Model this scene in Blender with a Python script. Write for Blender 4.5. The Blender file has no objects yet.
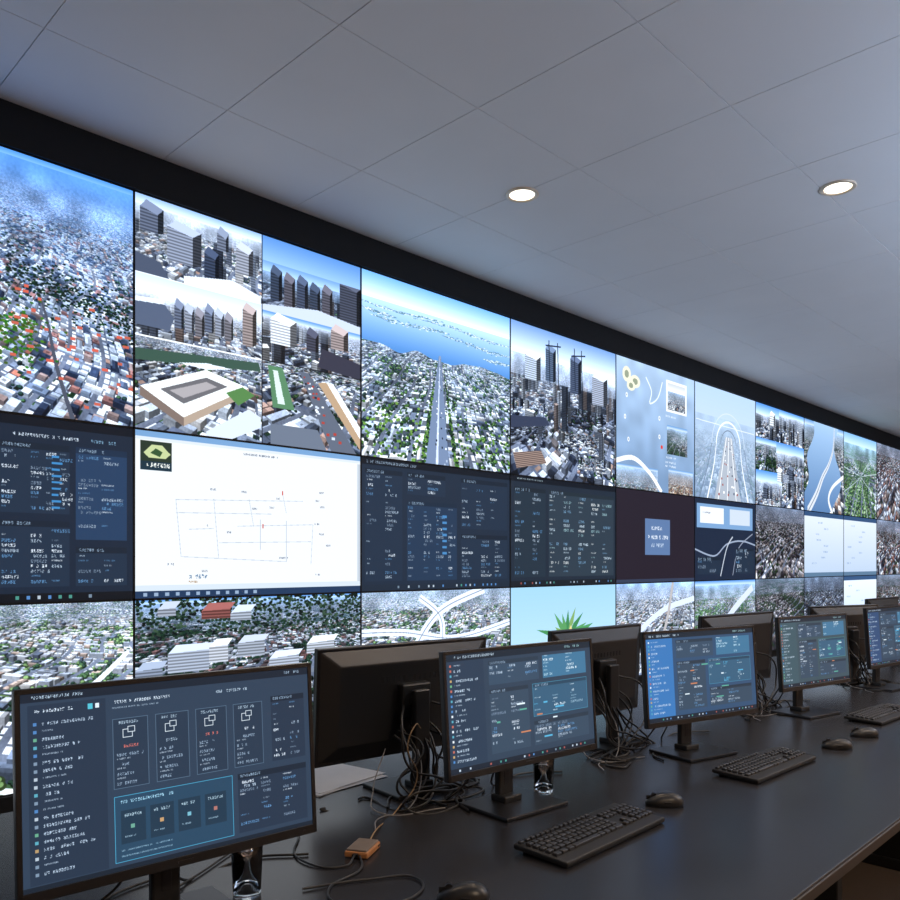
import bpy, bmesh, math, random
import numpy as np
from mathutils import Matrix, Vector

S = bpy.context.scene
S.view_settings.view_transform = 'Standard'
S.view_settings.look = 'None'
random.seed(4)

# ------------------------------------------------------------------ materials
def mat(name, col, rough=.5, metal=0., spec=.5, noise=0., nscale=40., bump=0., trans=0., ior=1.45, emis=None, es=0.):
    m = bpy.data.materials.new(name); m.use_nodes = True
    nt = m.node_tree; b = nt.nodes['Principled BSDF']
    b.inputs['Base Color'].default_value = (*col, 1)
    b.inputs['Roughness'].default_value = rough
    b.inputs['Metallic'].default_value = metal
    b.inputs['Specular IOR Level'].default_value = spec
    b.inputs['Transmission Weight'].default_value = trans
    b.inputs['IOR'].default_value = ior
    if emis:
        b.inputs['Emission Color'].default_value = (*emis, 1)
        b.inputs['Emission Strength'].default_value = es
    if noise or bump:
        tc = nt.nodes.new('ShaderNodeTexCoord'); n = nt.nodes.new('ShaderNodeTexNoise')
        n.inputs['Scale'].default_value = nscale; n.inputs['Detail'].default_value = 5
        nt.links.new(tc.outputs['Object'], n.inputs['Vector'])
        if noise:
            r = nt.nodes.new('ShaderNodeValToRGB')
            r.color_ramp.elements[0].position = .3; r.color_ramp.elements[1].position = .7
            r.color_ramp.elements[0].color = (*[c*(1-noise) for c in col], 1)
            r.color_ramp.elements[1].color = (*[min(1, c*(1+noise)) for c in col], 1)
            nt.links.new(n.outputs['Fac'], r.inputs['Fac']); nt.links.new(r.outputs['Color'], b.inputs['Base Color'])
        if bump:
            bp = nt.nodes.new('ShaderNodeBump'); bp.inputs['Strength'].default_value = bump
            bp.inputs['Distance'].default_value = .002
            nt.links.new(n.outputs['Fac'], bp.inputs['Height']); nt.links.new(bp.outputs['Normal'], b.inputs['Normal'])
    return m

def screen_mat(name, arr, strength=1., rough=.4, spec=.15):
    H, W = arr.shape[:2]
    img = bpy.data.images.new(name, W, H, alpha=False)
    px = np.ones((H, W, 4), dtype=np.float32)
    px[:, :, :3] = np.clip(arr[::-1]/255., 0, 1)
    img.pixels.foreach_set(px.ravel()); img.update(); img.pack()
    m = bpy.data.materials.new(name); m.use_nodes = True
    nt = m.node_tree; b = nt.nodes['Principled BSDF']
    b.inputs['Base Color'].default_value = (.006, .007, .008, 1)
    b.inputs['Roughness'].default_value = rough
    b.inputs['Specular IOR Level'].default_value = spec
    t = nt.nodes.new('ShaderNodeTexImage'); t.image = img; t.extension = 'EXTEND'
    nt.links.new(t.outputs['Color'], b.inputs['Emission Color'])
    b.inputs['Emission Strength'].default_value = strength
    return m

# ------------------------------------------------------------------ painter
def new(W, H, c): 
    a = np.empty((H, W, 3), dtype=np.float32); a[:] = c; return a
def rect(a, x0, y0, x1, y1, c):
    H, W = a.shape[:2]
    a[max(0, int(y0*H)):max(0, int(y1*H)), max(0, int(x0*W)):max(0, int(x1*W))] = c
def frame(a, x0, y0, x1, y1, c, w=1):
    H, W = a.shape[:2]; X0, X1, Y0, Y1 = int(x0*W), int(x1*W), int(y0*H), int(y1*H)
    a[Y0:Y0+w, X0:X1] = c; a[Y1-w:Y1, X0:X1] = c; a[Y0:Y1, X0:X0+w] = c; a[Y0:Y1, X1-w:X1] = c
def poly(a, pts, c, stripe=0):
    H, W = a.shape[:2]
    xs = [p[0] for p in pts]; ys = [p[1] for p in pts]
    x0 = max(0, int(min(xs))); x1 = min(W, int(max(xs))+1); y0 = max(0, int(min(ys))); y1 = min(H, int(max(ys))+1)
    if x0 >= x1 or y0 >= y1: return
    X = np.arange(x0, x1, dtype=np.float32)[None, :]+.5; Y = np.arange(y0, y1, dtype=np.float32)[:, None]+.5
    ar = 0; n = len(pts)
    for i in range(n):
        ar += pts[i][0]*pts[(i+1) % n][1]-pts[(i+1) % n][0]*pts[i][1]
    s = 1 if ar > 0 else -1
    m = np.ones((y1-y0, x1-x0), bool)
    for i in range(n):
        ax, ay = pts[i]; bx, by = pts[(i+1) % n]
        m &= (s*((bx-ax)*(Y-ay)-(by-ay)*(X-ax)) >= 0)
    v = a[y0:y1, x0:x1]
    v[m] = c
    if stripe and (y1-y0) > 8:
        m2 = m.copy(); m2[(np.arange(y0, y1) % stripe) >= stripe//2] = False
        v[m2] = np.array(c)*.7
def line(a, p, q, w, c):
    H, W = a.shape[:2]
    x0, y0, x1, y1 = p[0]*W, p[1]*H, q[0]*W, q[1]*H
    d = math.hypot(x1-x0, y1-y0) or 1; nx, ny = -(y1-y0)/d*w/2, (x1-x0)/d*w/2
    poly(a, [(x0+nx, y0+ny), (x1+nx, y1+ny), (x1-nx, y1-ny), (x0-nx, y0-ny)], c)
def spl(pts, n=8):
    P = [pts[0]]+list(pts)+[pts[-1]]; out = []
    for i in range(1, len(P)-2):
        for k in range(n):
            t = k/n; p0, p1, p2, p3 = P[i-1], P[i], P[i+1], P[i+2]
            out.append(tuple(.5*(2*p1[j]+(p2[j]-p0[j])*t+(2*p0[j]-5*p1[j]+4*p2[j]-p3[j])*t*t+(3*p1[j]-p0[j]-3*p2[j]+p3[j])*t**3) for j in (0, 1)))
    out.append(tuple(pts[-1])); return out
def curve(a, pts, w, c):
    if len(pts) > 2: pts = spl(pts)
    H, W = a.shape[:2]
    for i in range(len(pts)-1):
        ww = w if not isinstance(w, tuple) else w[0]+(w[1]-w[0])*i/(len(pts)-1)
        line(a, pts[i], pts[i+1], ww, c)
        if ww > 4: disc(a, pts[i][0]*W, pts[i][1]*H, ww/2-.5, ww/2-.5, c)
def npoly(a, pts, c, stripe=0):
    H, W = a.shape[:2]; poly(a, [(x*W, y*H) for x, y in pts], c, stripe)
def disc(a, cx, cy, rx, ry, c):
    H, W = a.shape[:2]
    x0 = max(0, int(cx-rx)); x1 = min(W, int(cx+rx)+2); y0 = max(0, int(cy-ry)); y1 = min(H, int(cy+ry)+2)
    if x0 >= x1 or y0 >= y1: return
    X = np.arange(x0, x1)[None, :]; Y = np.arange(y0, y1)[:, None]
    m = ((X-cx)/max(rx, .5))**2+((Y-cy)/max(ry, .5))**2 <= 1
    a[y0:y1, x0:x1][m] = c
def text(a, x, y, n, k, c, rng):
    H, W = a.shape[:2]
    m = rng.random((5, 4*n)) > .45
    m[:, 3::4] = False
    for i in range(n):
        if rng.random() < .16: m[:, 4*i:4*i+4] = False
    m = np.kron(m, np.ones((k, k))).astype(bool)
    X, Y = int(x*W), int(y*H)
    h = min(m.shape[0], H-Y); w = min(m.shape[1], W-X)
    if h <= 0 or w <= 0: return
    a[Y:Y+h, X:X+w][m[:h, :w]] = c
def smooth(rng, W, H, s):
    gw, gh = int(W/s)+3, int(H/s)+3
    g = rng.random((gh, gw)); y = np.linspace(0, gh-2.01, H); x = np.linspace(0, gw-2.01, W)
    yi = y.astype(int); xi = x.astype(int); fy = (y-yi)[:, None]; fx = (x-xi)[None, :]
    fy = fy*fy*(3-2*fy); fx = fx*fx*(3-2*fx)
    A = g[yi][:, xi]; B = g[yi][:, xi+1]; C = g[yi+1][:, xi]; D = g[yi+1][:, xi+1]
    return (A*(1-fx)+B*fx)*(1-fy)+(C*(1-fx)+D*fx)*fy

ROOF = [(240, 245, 252), (228, 236, 246), (212, 222, 236), (176, 188, 206), (130, 142, 162), (84, 94, 112), (50, 58, 76), (170, 142, 130), (236, 234, 232), (248, 251, 255), (220, 230, 242), (96, 106, 128)]
WARM = ROOF+[(170, 95, 80), (150, 110, 90), (185, 150, 130)]
DARK = [(60, 66, 80), (84, 92, 108), (40, 46, 60), (150, 158, 174), (210, 218, 230), (112, 104, 102), (130, 138, 154)]

def city(W, H, seed, hor=.1, ch=22., f=.9, phi=.35, haze=(156, 188, 226), hz=110., sky=((90, 140, 200), (200, 218, 235)),
         trees=.25, tall=0., pal=ROOF, ground=(96, 104, 118), green=((36, 58, 44), (64, 96, 54), (28, 42, 38)), minpx=5, st=4, hmul=1., zone=9, ss=2, warp=.9):
    W0, H0 = W, H; W, H = W*ss, H*ss; minpx *= ss
    rng = np.random.default_rng(seed)
    a = new(W, H, ground); F = f*W; hy = hor*H
    Y = np.arange(H, dtype=np.float32)[:, None]+.5; X = np.arange(W, dtype=np.float32)[None, :]+.5
    g = (Y > hy+1)
    z = np.where(g, F*ch/np.maximum(Y-hy, 1), 1e4)*np.ones((1, W), dtype=np.float32); x = (X-W/2)*z/F
    cp, sp = math.cos(phi), math.sin(phi); wb = .23
    u = cp*x-sp*z; v = sp*x+cp*z
    u, v = u-warp*np.sin(wb*v), v-warp*np.sin(wb*u+1)
    R = rng.random((256, 256)); P = np.array(pal, dtype=np.float32); G = np.array(green, dtype=np.float32)
    ui = np.floor(u).astype(int) % 256; vi = np.floor(v).astype(int) % 256
    ui2 = np.floor(u*2.3+7).astype(int) % 256; vi2 = np.floor(v*2.3).astype(int) % 256
    r = R[ui, vi]; col = P[(r*997).astype(int) % len(P)]
    Z = smooth(rng, 256, 256, zone)
    tr = np.clip(trees*(.1+2.4*Z**1.7), 0, .97)
    r2 = R[vi2, ui2]; t = r2 < tr[ui, vi]
    col = np.where(t[..., None], G[(r2*1313).astype(int) % len(G)], col)
    fu = u-np.floor(u); fv = v-np.floor(v)
    shd = ((fu < .22) | (fv < .25))
    col = np.where(shd[..., None], col*.35+np.array((20, 27, 40)), col)
    street = ((u % st) < .5) | ((v % (st*1.7)) < .6)
    col = np.where(street[..., None], np.array((108, 116, 132)), col)
    hf = np.clip(1-np.exp(-z/hz), 0, 1)[..., None]
    a[:] = np.where(g[..., None], col, 0)
    zn = F*ch/max(H-hy, 1)*.8; zf = min(F/minpx, zn*7)
    ext = int(zf*1.3)+2
    us = np.arange(-ext, ext); uu, vv = np.meshgrid(us, us)
    def wp(U, V):
        U2 = U+warp*np.sin(wb*V); V2 = V+warp*np.sin(wb*U+1)
        return cp*U2+sp*V2, -sp*U2+cp*V2
    xc, zc = wp(uu+.5, vv+.5)
    ok = (zc > zn) & (zc < zf) & (np.abs(xc) < zc*W/F/2+2) & ~((uu % st) == 0) & ~((vv % (st*1.7)) < .9)
    us = uu[ok]; vs = vv[ok]; zs = zc[ok]; o = np.argsort(-zs)
    HZ = np.array(haze, dtype=np.float32)
    for i in o:
        U, V = int(us[i]), int(vs[i]); rr = R[U % 256, V % 256]; h = 1-math.exp(-zs[i]/hz)
        if rng.random() < tr[U % 256, V % 256]*1.1:
            for k in range(4):
                du, dv = rng.random(2); xx, zz = wp(U+du, V+dv)
                if zz < 1: continue
                rad = (.12+.2*rng.random())*F/zz
                c = G[rng.integers(len(G))]*(1-h)+HZ*h
                px, py = W/2+F*xx/zz, hy+F*(ch-.3)/zz
                disc(a, px, py, rad, rad*.8, c*.5); disc(a, px-rad*.15, py-rad*.25, rad*.7, rad*.5, c*1.12)
            continue
        b = .05+.15*rng.random(); b2 = .05+.15*rng.random(); c = P[int(rr*997) % len(P)]*(.85+.25*rng.random())
        e1, e2 = 1-b, 1-b2
        if rng.random() < .13: e1 += .9
        elif rng.random() < .1: e2 += .9
        hh = (.2+.4*rng.random())*hmul
        if tall and Z[U % 256, V % 256] > .42 and rng.random() < tall: hh = (1.5+5*rng.random()**1.5)*hmul
        pts = []
        for du, dv in ((b, b2), (e1, b2), (e1, e2), (b, e2)):
            xx, zz = wp(U+du, V+dv); pts.append((xx, max(zz, .5)))
        top = [(W/2+F*p[0]/p[1], hy+F*(ch-hh)/p[1]) for p in pts]
        bot = [(W/2+F*p[0]/p[1], hy+F*ch/p[1]) for p in pts]
        cc = np.clip(c*(1-h)+HZ*h, 0, 255)
        n0 = min(range(4), key=lambda q: pts[q][1])
        stp = 5*ss if hh > 1 else 0
        for (m0, m1), sh in (((n0, (n0+1) % 4), .34), ((n0, (n0-1) % 4), .6)):
            poly(a, [top[m0], top[m1], bot[m1], bot[m0]], (c*sh)*(1-h)+HZ*h, stp)
        poly(a, top, cc)
        if zs[i] < zn*4:
            q = rng.random()
            if q < .6 and hh < 1:   # gable roof, shaded half
                k = 0 if (e1-b) > (e2-b2) or rng.random() < .4 else 1
                mA = ((top[k][0]+top[(k+3) % 4][0])/2, (top[k][1]+top[(k+3) % 4][1])/2); mB = ((top[(k+1) % 4][0]+top[(k+2) % 4][0])/2, (top[(k+1) % 4][1]+top[(k+2) % 4][1])/2)
                poly(a, [top[k], top[(k+1) % 4], mB, mA], cc*.74)
            elif q < .85:
                ce = (sum(p[0] for p in top)/4, sum(p[1] for p in top)/4); k = .25+.3*rng.random()
                poly(a, [(ce[0]+(p[0]-ce[0])*k, ce[1]+(p[1]-ce[1])*k) for p in top], cc*(.7 if rng.random() < .6 else 1.1))
    far = (z > zf)
    hm = np.where(far, hf[..., 0], 0)[..., None]
    a[:] = a*(1-hm)+HZ*hm
    lum = (.80+.40*smooth(rng, W, H, 34*ss))*(1+.16*(smooth(rng, W, H, 3*ss)-.5)+.10*(rng.random((H, W))-.5))
    a[:] = np.where(g[..., None], a*lum[..., None], a)
    if hy > 0:
        t = np.clip(Y/max(hy, 1), 0, 1)[..., None]
        sk = np.array(sky[0])*(1-t)+np.array(sky[1])*t
        a[:] = np.where((Y <= hy+1)[..., None], sk, a)
    if ss > 1: a = a.reshape(H0, ss, W0, ss, 3).mean(axis=(1, 3))
    return a

def put(a, x0, y0, x1, y1, fn, **k):
    H, W = a.shape[:2]; X0, X1, Y0, Y1 = int(x0*W), int(x1*W), int(y0*H), int(y1*H)
    a[Y0:Y1, X0:X1] = fn(X1-X0, Y1-Y0, **k)

def contrast(a, k=1.15, g=1., tint=(.955, .985, 1.035)):
    a = np.clip((a/255-.5)*k+.5, 0, 1)**g
    return a*255*np.array(tint)

TX = 520; T1 = 424; T2 = 308
def r1c0():
    a = city(TX, T1, 11, hor=.02, ch=22, phi=.5, trees=.10, haze=(120, 158, 210), hz=170, pal=ROOF+[(176, 120, 106), (240, 245, 252), (228, 236, 246)], minpx=4, zone=12)
    H, W = a.shape[:2]
    t = np.clip(1-np.arange(H)/(H*.13), 0, 1)[:, None, None]**.9
    a = a*(1-.8*t)+np.array((92, 146, 208))*.8*t
    curve(a, [(.69, .5), (.72, .62), (.75, .8), (.80, 1)], (3, 8), (84, 88, 98))
    rng = np.random.default_rng(4)
    for i in range(520):
        x = .60+.42*rng.random(); y = .45+(x-.6)*.30+.045*rng.normal()
        disc(a, x*W, y*H, 2.4, 1.6, (30+16*rng.random(), 44+22*rng.random(), 48))
    for i in range(190):
        x = .63+.045*rng.normal(); y = .70+.06*rng.normal()
        disc(a, x*W, y*H, 2.8, 2., (50+34*rng.random(), 80+46*rng.random(), 46))
    for i in range(34):
        x = .6+.4*rng.random(); y = .5+.45*rng.random()
        rect(a, x, y, x+.012+.012*rng.random(), y+.012, (176+20*rng.random(), 100, 84))
    return contrast(a, 1.25)
def tower(a, x, y, w, h, c, s=.45, d=.35):
    npoly(a, [(x, y), (x+w, y+.02), (x+w, y+h), (x, y+h)], c, 6)
    npoly(a, [(x+w, y+.02), (x+w*(1+d), y-.01), (x+w*(1+d), y+h*.93), (x+w, y+h)], tuple(q*s for q in c), 6)
    npoly(a, [(x, y), (x+w*d, y-.035), (x+w*(1+d), y-.01), (x+w, y+.02)], tuple(min(255, q*1.25) for q in c))
    k = max(1, int(w*14))
    for i in range(1, k): line(a, (x+w*i/k, y+.02*i/k), (x+w*i/k, y+h), 1, tuple(q*.8 for q in c))
def r1c1():
    a = new(TX, T1, (200, 205, 212))
    put(a, 0, 0, .565, .335, city, seed=5, hor=.12, ch=6, phi=.5, trees=.1, tall=.15, hz=90, haze=(205, 218, 235), sky=((150, 180, 220), (225, 235, 245)), pal=ROOF)
    tower(a, .02, .05, .07, .1, (106, 114, 132)); tower(a, .13, .1, .11, .15, (150, 158, 174)); tower(a, .29, .17, .05, .12, (66, 76, 96)); tower(a, .44, .1, .06, .12, (164, 168, 178)); tower(a, .35, .06, .04, .08, (118, 126, 142))
    npoly(a, [(.2, .335), (.2, .30), (.42, .26), (.56, .3), (.56, .335)], (226, 230, 236)); npoly(a, [(0, .25), (.1, .27), (.14, .335), (0, .335)], (80, 88, 104))
    put(a, 0, .335, .565, .6, city, seed=6, hor=.3, ch=5, phi=.2, trees=.06, tall=.1, hz=130, haze=(222, 230, 242), sky=((200, 215, 238), (240, 244, 250)), pal=ROOF)
    for i in range(6): tower(a, .16+.045*i, .44+.012*(i % 3)-.004*i, .03, .10, ((106, 114, 132), (150, 156, 168), (122, 120, 126))[i % 3])
    tower(a, .47, .38, .05, .17, (160, 146, 142)); npoly(a, [(0, .46), (.12, .45), (.16, .5), (.14, .56), (0, .56)], (88, 98, 116)); npoly(a, [(0, .44), (.1, .43), (.12, .45), (0, .46)], (226, 232, 240))
    put(a, 0, .6, .565, 1, city, seed=7, hor=-.1, ch=5, phi=.6, trees=.12, tall=0, hz=200, haze=(200, 210, 220), pal=ROOF)
    npoly(a, [(.0, .66), (.55, .62), (.56, .66), (0, .71)], (64, 88, 76)); npoly(a, [(.0, .72), (.3, .67), (.56, .68), (.56, .72), (.3, .7), (0, .76)], (226, 230, 235))
    npoly(a, [(.02, .82), (.3, .70), (.5, .75), (.2, .93)], (240, 241, 243)); npoly(a, [(.02, .82), (.2, .93), (.2, .97), (.02, .86)], (126, 110, 100))
    npoly(a, [(.2, .93), (.5, .75), (.5, .78), (.2, .97)], (172, 152, 134)); npoly(a, [(.1, .82), (.3, .735), (.4, .76), (.2, .87)], (108, 106, 108)); npoly(a, [(.14, .82), (.3, .755), (.35, .77), (.2, .845)], (166, 160, 158))
    npoly(a, [(.39, .79), (.47, .75), (.53, .78), (.45, .84)], (88, 128, 76)); npoly(a, [(.3, .98), (.5, .85), (.56, .88), (.56, .93), (.42, 1), (.3, 1)], (206, 212, 220))
    put(a, .57, .06, 1, .36, city, seed=8, hor=.36, ch=5, phi=.3, trees=.1, tall=.3, hz=100, haze=(150, 180, 215), sky=((40, 90, 170), (180, 210, 240)), pal=DARK)
    for i in range(5): tower(a, .6+.055*i, .16+.012*(i % 2)+.005*i, .035, .14, ((66, 76, 94), (96, 94, 104), (76, 86, 106))[i % 3])
    tower(a, .90, .12, .08, .2, (80, 84, 98)); npoly(a, [(.57, .33), (.8, .29), (1, .32), (1, .36), (.57, .36)], (196, 204, 214))
    t = np.linspace(0, 1, int(.12*T1))[:, None, None]; a[:int(.12*T1), int(.57*TX):] = np.array((96, 142, 200))*(1-t)+np.array((150, 186, 225))*t
    put(a, .57, .36, 1, .6, city, seed=9, hor=.1, ch=6, phi=.8, trees=.05, tall=.2, hz=200, haze=(190, 200, 215), pal=ROOF)
    tower(a, .60, .39, .08, .12, (230, 234, 240)); tower(a, .75, .42, .04, .09, (74, 76, 90)); npoly(a, [(.82, .48), (1, .52), (1, .6), (.8, .58)], (60, 60, 72)); tower(a, .86, .37, .06, .1, (165, 150, 146))
    put(a, .57, .6, 1, 1, city, seed=10, hor=-.2, ch=6, phi=.7, trees=.2, tall=0, hz=300, haze=(170, 180, 190), pal=ROOF)
    npoly(a, [(.59, .62), (.65, .62), (.70, .82), (.61, .82)], (90, 130, 96)); npoly(a, [(.61, .64), (.63, .64), (.66, .8), (.63, .8)], (205, 218, 208))
    npoly(a, [(.72, .62), (.76, .62), (.98, 1), (.86, 1)], (98, 104, 116)); npoly(a, [(.80, .66), (.84, .65), (1, .92), (1, .98)], (180, 152, 122)); npoly(a, [(.84, .65), (.87, .65), (1, .86), (1, .92)], (240, 240, 238))
    npoly(a, [(.60, .90), (.8, .90), (.84, 1), (.6, 1)], (108, 116, 128))
    for i in range(26):
        t = random.random(); x = .745+.14*t+.03*(random.random()-.5)*(1+t); y = .64+.34*t; rect(a, x, y, x+.008+.008*t, y+.008+.006*t, random.choice([(235, 238, 242), (40, 44, 54), (170, 70, 60), (200, 206, 214)]))
    rect(a, .565, 0, .571, 1, (20, 22, 28)); rect(a, 0, .6, .565, .607, (240, 240, 240)); rect(a, .57, .597, 1, .603, (30, 30, 36)); rect(a, 0, .333, .565, .338, (230, 235, 240))
    xs = np.interp(np.linspace(0, 1, TX, endpoint=False), [0, .508, 1], [0, .568, .999]); a = a[:, (xs*TX).astype(int)]
    return contrast(a, 1.12)
def r1c2():
    a = city(TX, T1, 21, hor=.14, ch=13, phi=0., trees=.24, haze=(160, 194, 230), hz=200, sky=((120, 172, 225), (232, 241, 248)), minpx=3.5, green=((50, 80, 56), (92, 130, 66), (36, 54, 46)), zone=14, warp=.5, pal=ROOF[:4]+ROOF[8:11]+ROOF[4:6])
    rng = np.random.default_rng(2); H, W = a.shape[:2]
    sh = .36+.05*smooth(rng, W, 2, 60)[0]
    Y = (np.arange(H)/H)[:, None]*np.ones((1, W)); m = (Y > .135) & (Y < sh[None, :])
    t = np.clip((Y-.135)/.25, 0, 1)[..., None]; wa = np.array((184, 212, 236))*(1-t)+np.array((92, 138, 190))*t
    a[m] = wa[m]
    for y, x0, x1, h in ((.165, 0, .5, .006), (.18, .3, 1, .008), (.225, .05, .55, .012), (.245, .5, 1, .012), (.20, 0, .2, .008), (.3, .8, 1, .010)):
        for i in range(260):
            x = x0+(x1-x0)*rng.random(); e = min(1, 4*(x-x0)/(x1-x0), 4*(x1-x)/(x1-x0)); yy = y+h*e*rng.normal()*.5+.01*math.sin(x*9)
            disc(a, x*W, yy*H, 3.5, 1., random.choice([(190, 205, 220), (130, 160, 176), (215, 224, 234), (96, 130, 150), (110, 140, 150)]))
    npoly(a, [(.385, 1), (.545, 1), (.490, .36), (.476, .36)], (118, 132, 154)); npoly(a, [(.455, 1), (.472, 1), (.484, .36), (.4825, .36)], (200, 208, 220))
    for i in range(420):
        s = random.choice((-1, 1)); y = .40+.6*random.random()**.8; k = (y-.36)/.64
        disc(a, (.482+s*(.014+.085*k+.03*k*random.random()))*W, y*H, 1+3.5*k, 1+2.6*k, random.choice([(40, 66, 46), (70, 106, 56), (104, 140, 72), (30, 48, 40)]))
    for i in range(420):
        x = rng.random(); y = .84+.09*rng.normal()
        if abs(x-.47) < .12: continue
        disc(a, x*W, y*H, 4.5, 3.4, random.choice([(40, 66, 46), (76, 112, 56), (112, 148, 72), (30, 48, 40)]))
    for i in range(30):
        t = random.random()**.7; y = .36+.64*t; x = .482+(random.random()-.5)*.12*t; rect(a, x, y, x+.003+.008*t, y+.003+.01*t, random.choice([(240, 242, 246), (50, 56, 66), (170, 180, 190)]))
    return contrast(a, 1.2)
def r1c3():
    a = city(TX, T1, 31, hor=.2, ch=8, phi=.7, trees=.08, tall=.2, haze=(190, 205, 225), hz=110, sky=((120, 150, 190), (225, 235, 245)), pal=DARK+[(230, 235, 242), (220, 225, 235), (150, 130, 120)])
    tower(a, .3, .12, .07, .22, (100, 114, 134)); tower(a, .53, .14, .08, .24, (90, 100, 120)); tower(a, .12, .2, .1, .16, (190, 200, 212)); tower(a, .75, .22, .12, .2, (170, 176, 188))
    for x in (.33, .41, .57, .64): line(a, (x, .06), (x+.01, .36), 4, (46, 54, 68))
    line(a, (.3, .1), (.44, .08), 4, (46, 54, 68)); line(a, (.54, .12), (.68, .09), 4, (46, 54, 68))
    rp = random.Random(8)
    for x, y, w in ((.02, .5, .3), (.5, .48, .4), (.0, .66, .3), (.42, .66, .4), (.6, .82, .35)):
        put(a, x, y, min(1, x+w), min(1, y+.14), city, seed=int(x*100+y*991), hor=-.3, ch=4, phi=x+y, trees=.1, tall=.1, pal=rp.choice((ROOF, DARK, ROOF)), hz=300)
    npoly(a, [(0, .62), (.3, .59), (.34, .64), (0, .70)], (66, 72, 88)); npoly(a, [(.02, .86), (.26, .82), (.31, .9), (.05, .96)], (150, 130, 120), 6)
    return contrast(a, 1.25)
def r1c4():
    W, H = 400, 326; a = new(W, H, (140, 170, 205)); rng = np.random.default_rng(1)
    t = np.linspace(0, 1, H)[:, None, None]; a[:] = np.array((165, 192, 224))*(1-t)+np.array((112, 142, 180))*t
    a *= (.93+.14*smooth(rng, W, H, 40))[..., None]
    for cx, cy, rx, ry in ((.12, .12, .05, .06), (.22, .16, .06, .05), (.17, .2, .05, .04)): disc(a, cx*W, cy*H, rx*W, ry*H, (222, 222, 205)); disc(a, cx*W, cy*H, rx*W*.5, ry*H*.5, (140, 150, 130))
    curve(a, [(.35, .1), (.42, .2), (.4, .3), (.5, .24), (.56, .1)], 4, (225, 235, 245))
    rect(a, .61, .07, .89, .33, (235, 238, 240))
    put(a, .63, .09, .87, .31, city, seed=3, hor=.3, ch=6, phi=.4, trees=.1, pal=ROOF, sky=((190, 200, 210), (240, 240, 240)))
    put(a, .62, .44, .9, .68, city, seed=4, hor=.1, ch=8, phi=.4, trees=.5, pal=ROOF)
    put(a, .64, .8, .98, 1, city, seed=14, hor=.1, ch=7, phi=.4, trees=.05, pal=[(190, 150, 120), (225, 215, 200), (120, 90, 76)])
    put(a, 0, .82, .5, 1, city, seed=15, hor=.1, ch=9, phi=.7, trees=.25, pal=WARM)
    curve(a, [(0, .80), (.2, .76), (.4, .86), (.55, 1)], 12, (235, 240, 245))
    for x, y in ((.12, .28), (.52, .4), (.1, .45), (.14, .62), (.52, .55)): disc(a, x*W, y*H, 5, 6, (240, 245, 250)); disc(a, x*W, y*H, 2, 3, (90, 110, 140))
    disc(a, .55*W, .63*H, 6, 5, (205, 60, 50))
    for y in (.36, .7, .74, .77): text(a, .6, y, 14, 1, (225, 235, 245), rng)
    return a
def r1c5():
    W, H = 400, 326; a = new(W, H, (150, 178, 210)); rng = np.random.default_rng(12)
    t = np.linspace(0, 1, H)[:, None, None]; a[:] = np.array((182, 206, 234))*(1-t)+np.array((134, 164, 200))*t
    c = city(W, H, 71, hor=.26, ch=9, phi=.2, trees=.2, hz=60, haze=(170, 195, 225), sky=((150, 185, 225), (205, 222, 238)))
    a = a*.68+c*.32
    npoly(a, [(.3, 1), (.74, 1), (.59, .42), (.48, .42)], (164, 174, 188))
    for x in (.36, .51, .66):
        line(a, (x, 1), (.535+(x-.52)*.25, .42), 4, (236, 241, 246))
    for i in range(24):
        k0, k1 = i/24*math.pi, (i+1)/24*math.pi
        for r, w, cl in ((.2, 6, (228, 236, 244)), (.13, 3, (110, 126, 148)), (.27, 3, (200, 214, 230))):
            line(a, (.53-r*math.cos(k0), .5-r*1.1*math.sin(k0)), (.53-r*math.cos(k1), .5-r*1.1*math.sin(k1)), w, cl)
    for s in (-1, 1):
        curve(a, [(.53+s*.2, .5), (.53+s*.24, .7), (.53+s*.34, 1)], (3, 8), (232, 238, 244))
        curve(a, [(.53+s*.27, .5), (.53+s*.33, .7), (.53+s*.46, 1)], (3, 5), (106, 124, 150))
    for i in range(34):
        t = rng.random(); y = .45+.52*t; x = .525+(rng.random()-.5)*(.1+.3*t); rect(a, x, y, x+.008+.016*t, y+.008+.014*t, random.choice([(60, 70, 88), (240, 243, 246), (150, 80, 76), (90, 100, 120)]))
    line(a, (.02, .32), (.98, .33), 2, (225, 234, 244)); return a
def collage(seed, W=320, H=260, pal=ROOF, gr=True, tr=.1):
    a = new(W, H, (180, 185, 190)); r = random.Random(seed)
    k = 0
    for y0, y1 in ((0, .34), (.34, .66), (.66, 1)):
        s = .4+.25*r.random()
        for x0, x1 in ((0, s), (s, 1)):
            k += 1
            put(a, x0, y0, x1, y1, city, seed=seed*10+k, hor=r.choice((-.1, .15, .3)), ch=3.5+3*r.random(), phi=r.random(), trees=tr+(.5 if (gr and k == 3) else 0), tall=.25, pal=pal, hz=150, haze=(200, 212, 228))
    for i in range(4): tower(a, r.random()*.9, .05+.8*r.random(), .08, .12, r.choice(((90, 98, 112), (230, 234, 240), (140, 132, 130))))
    return contrast(a, 1.2)
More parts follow.
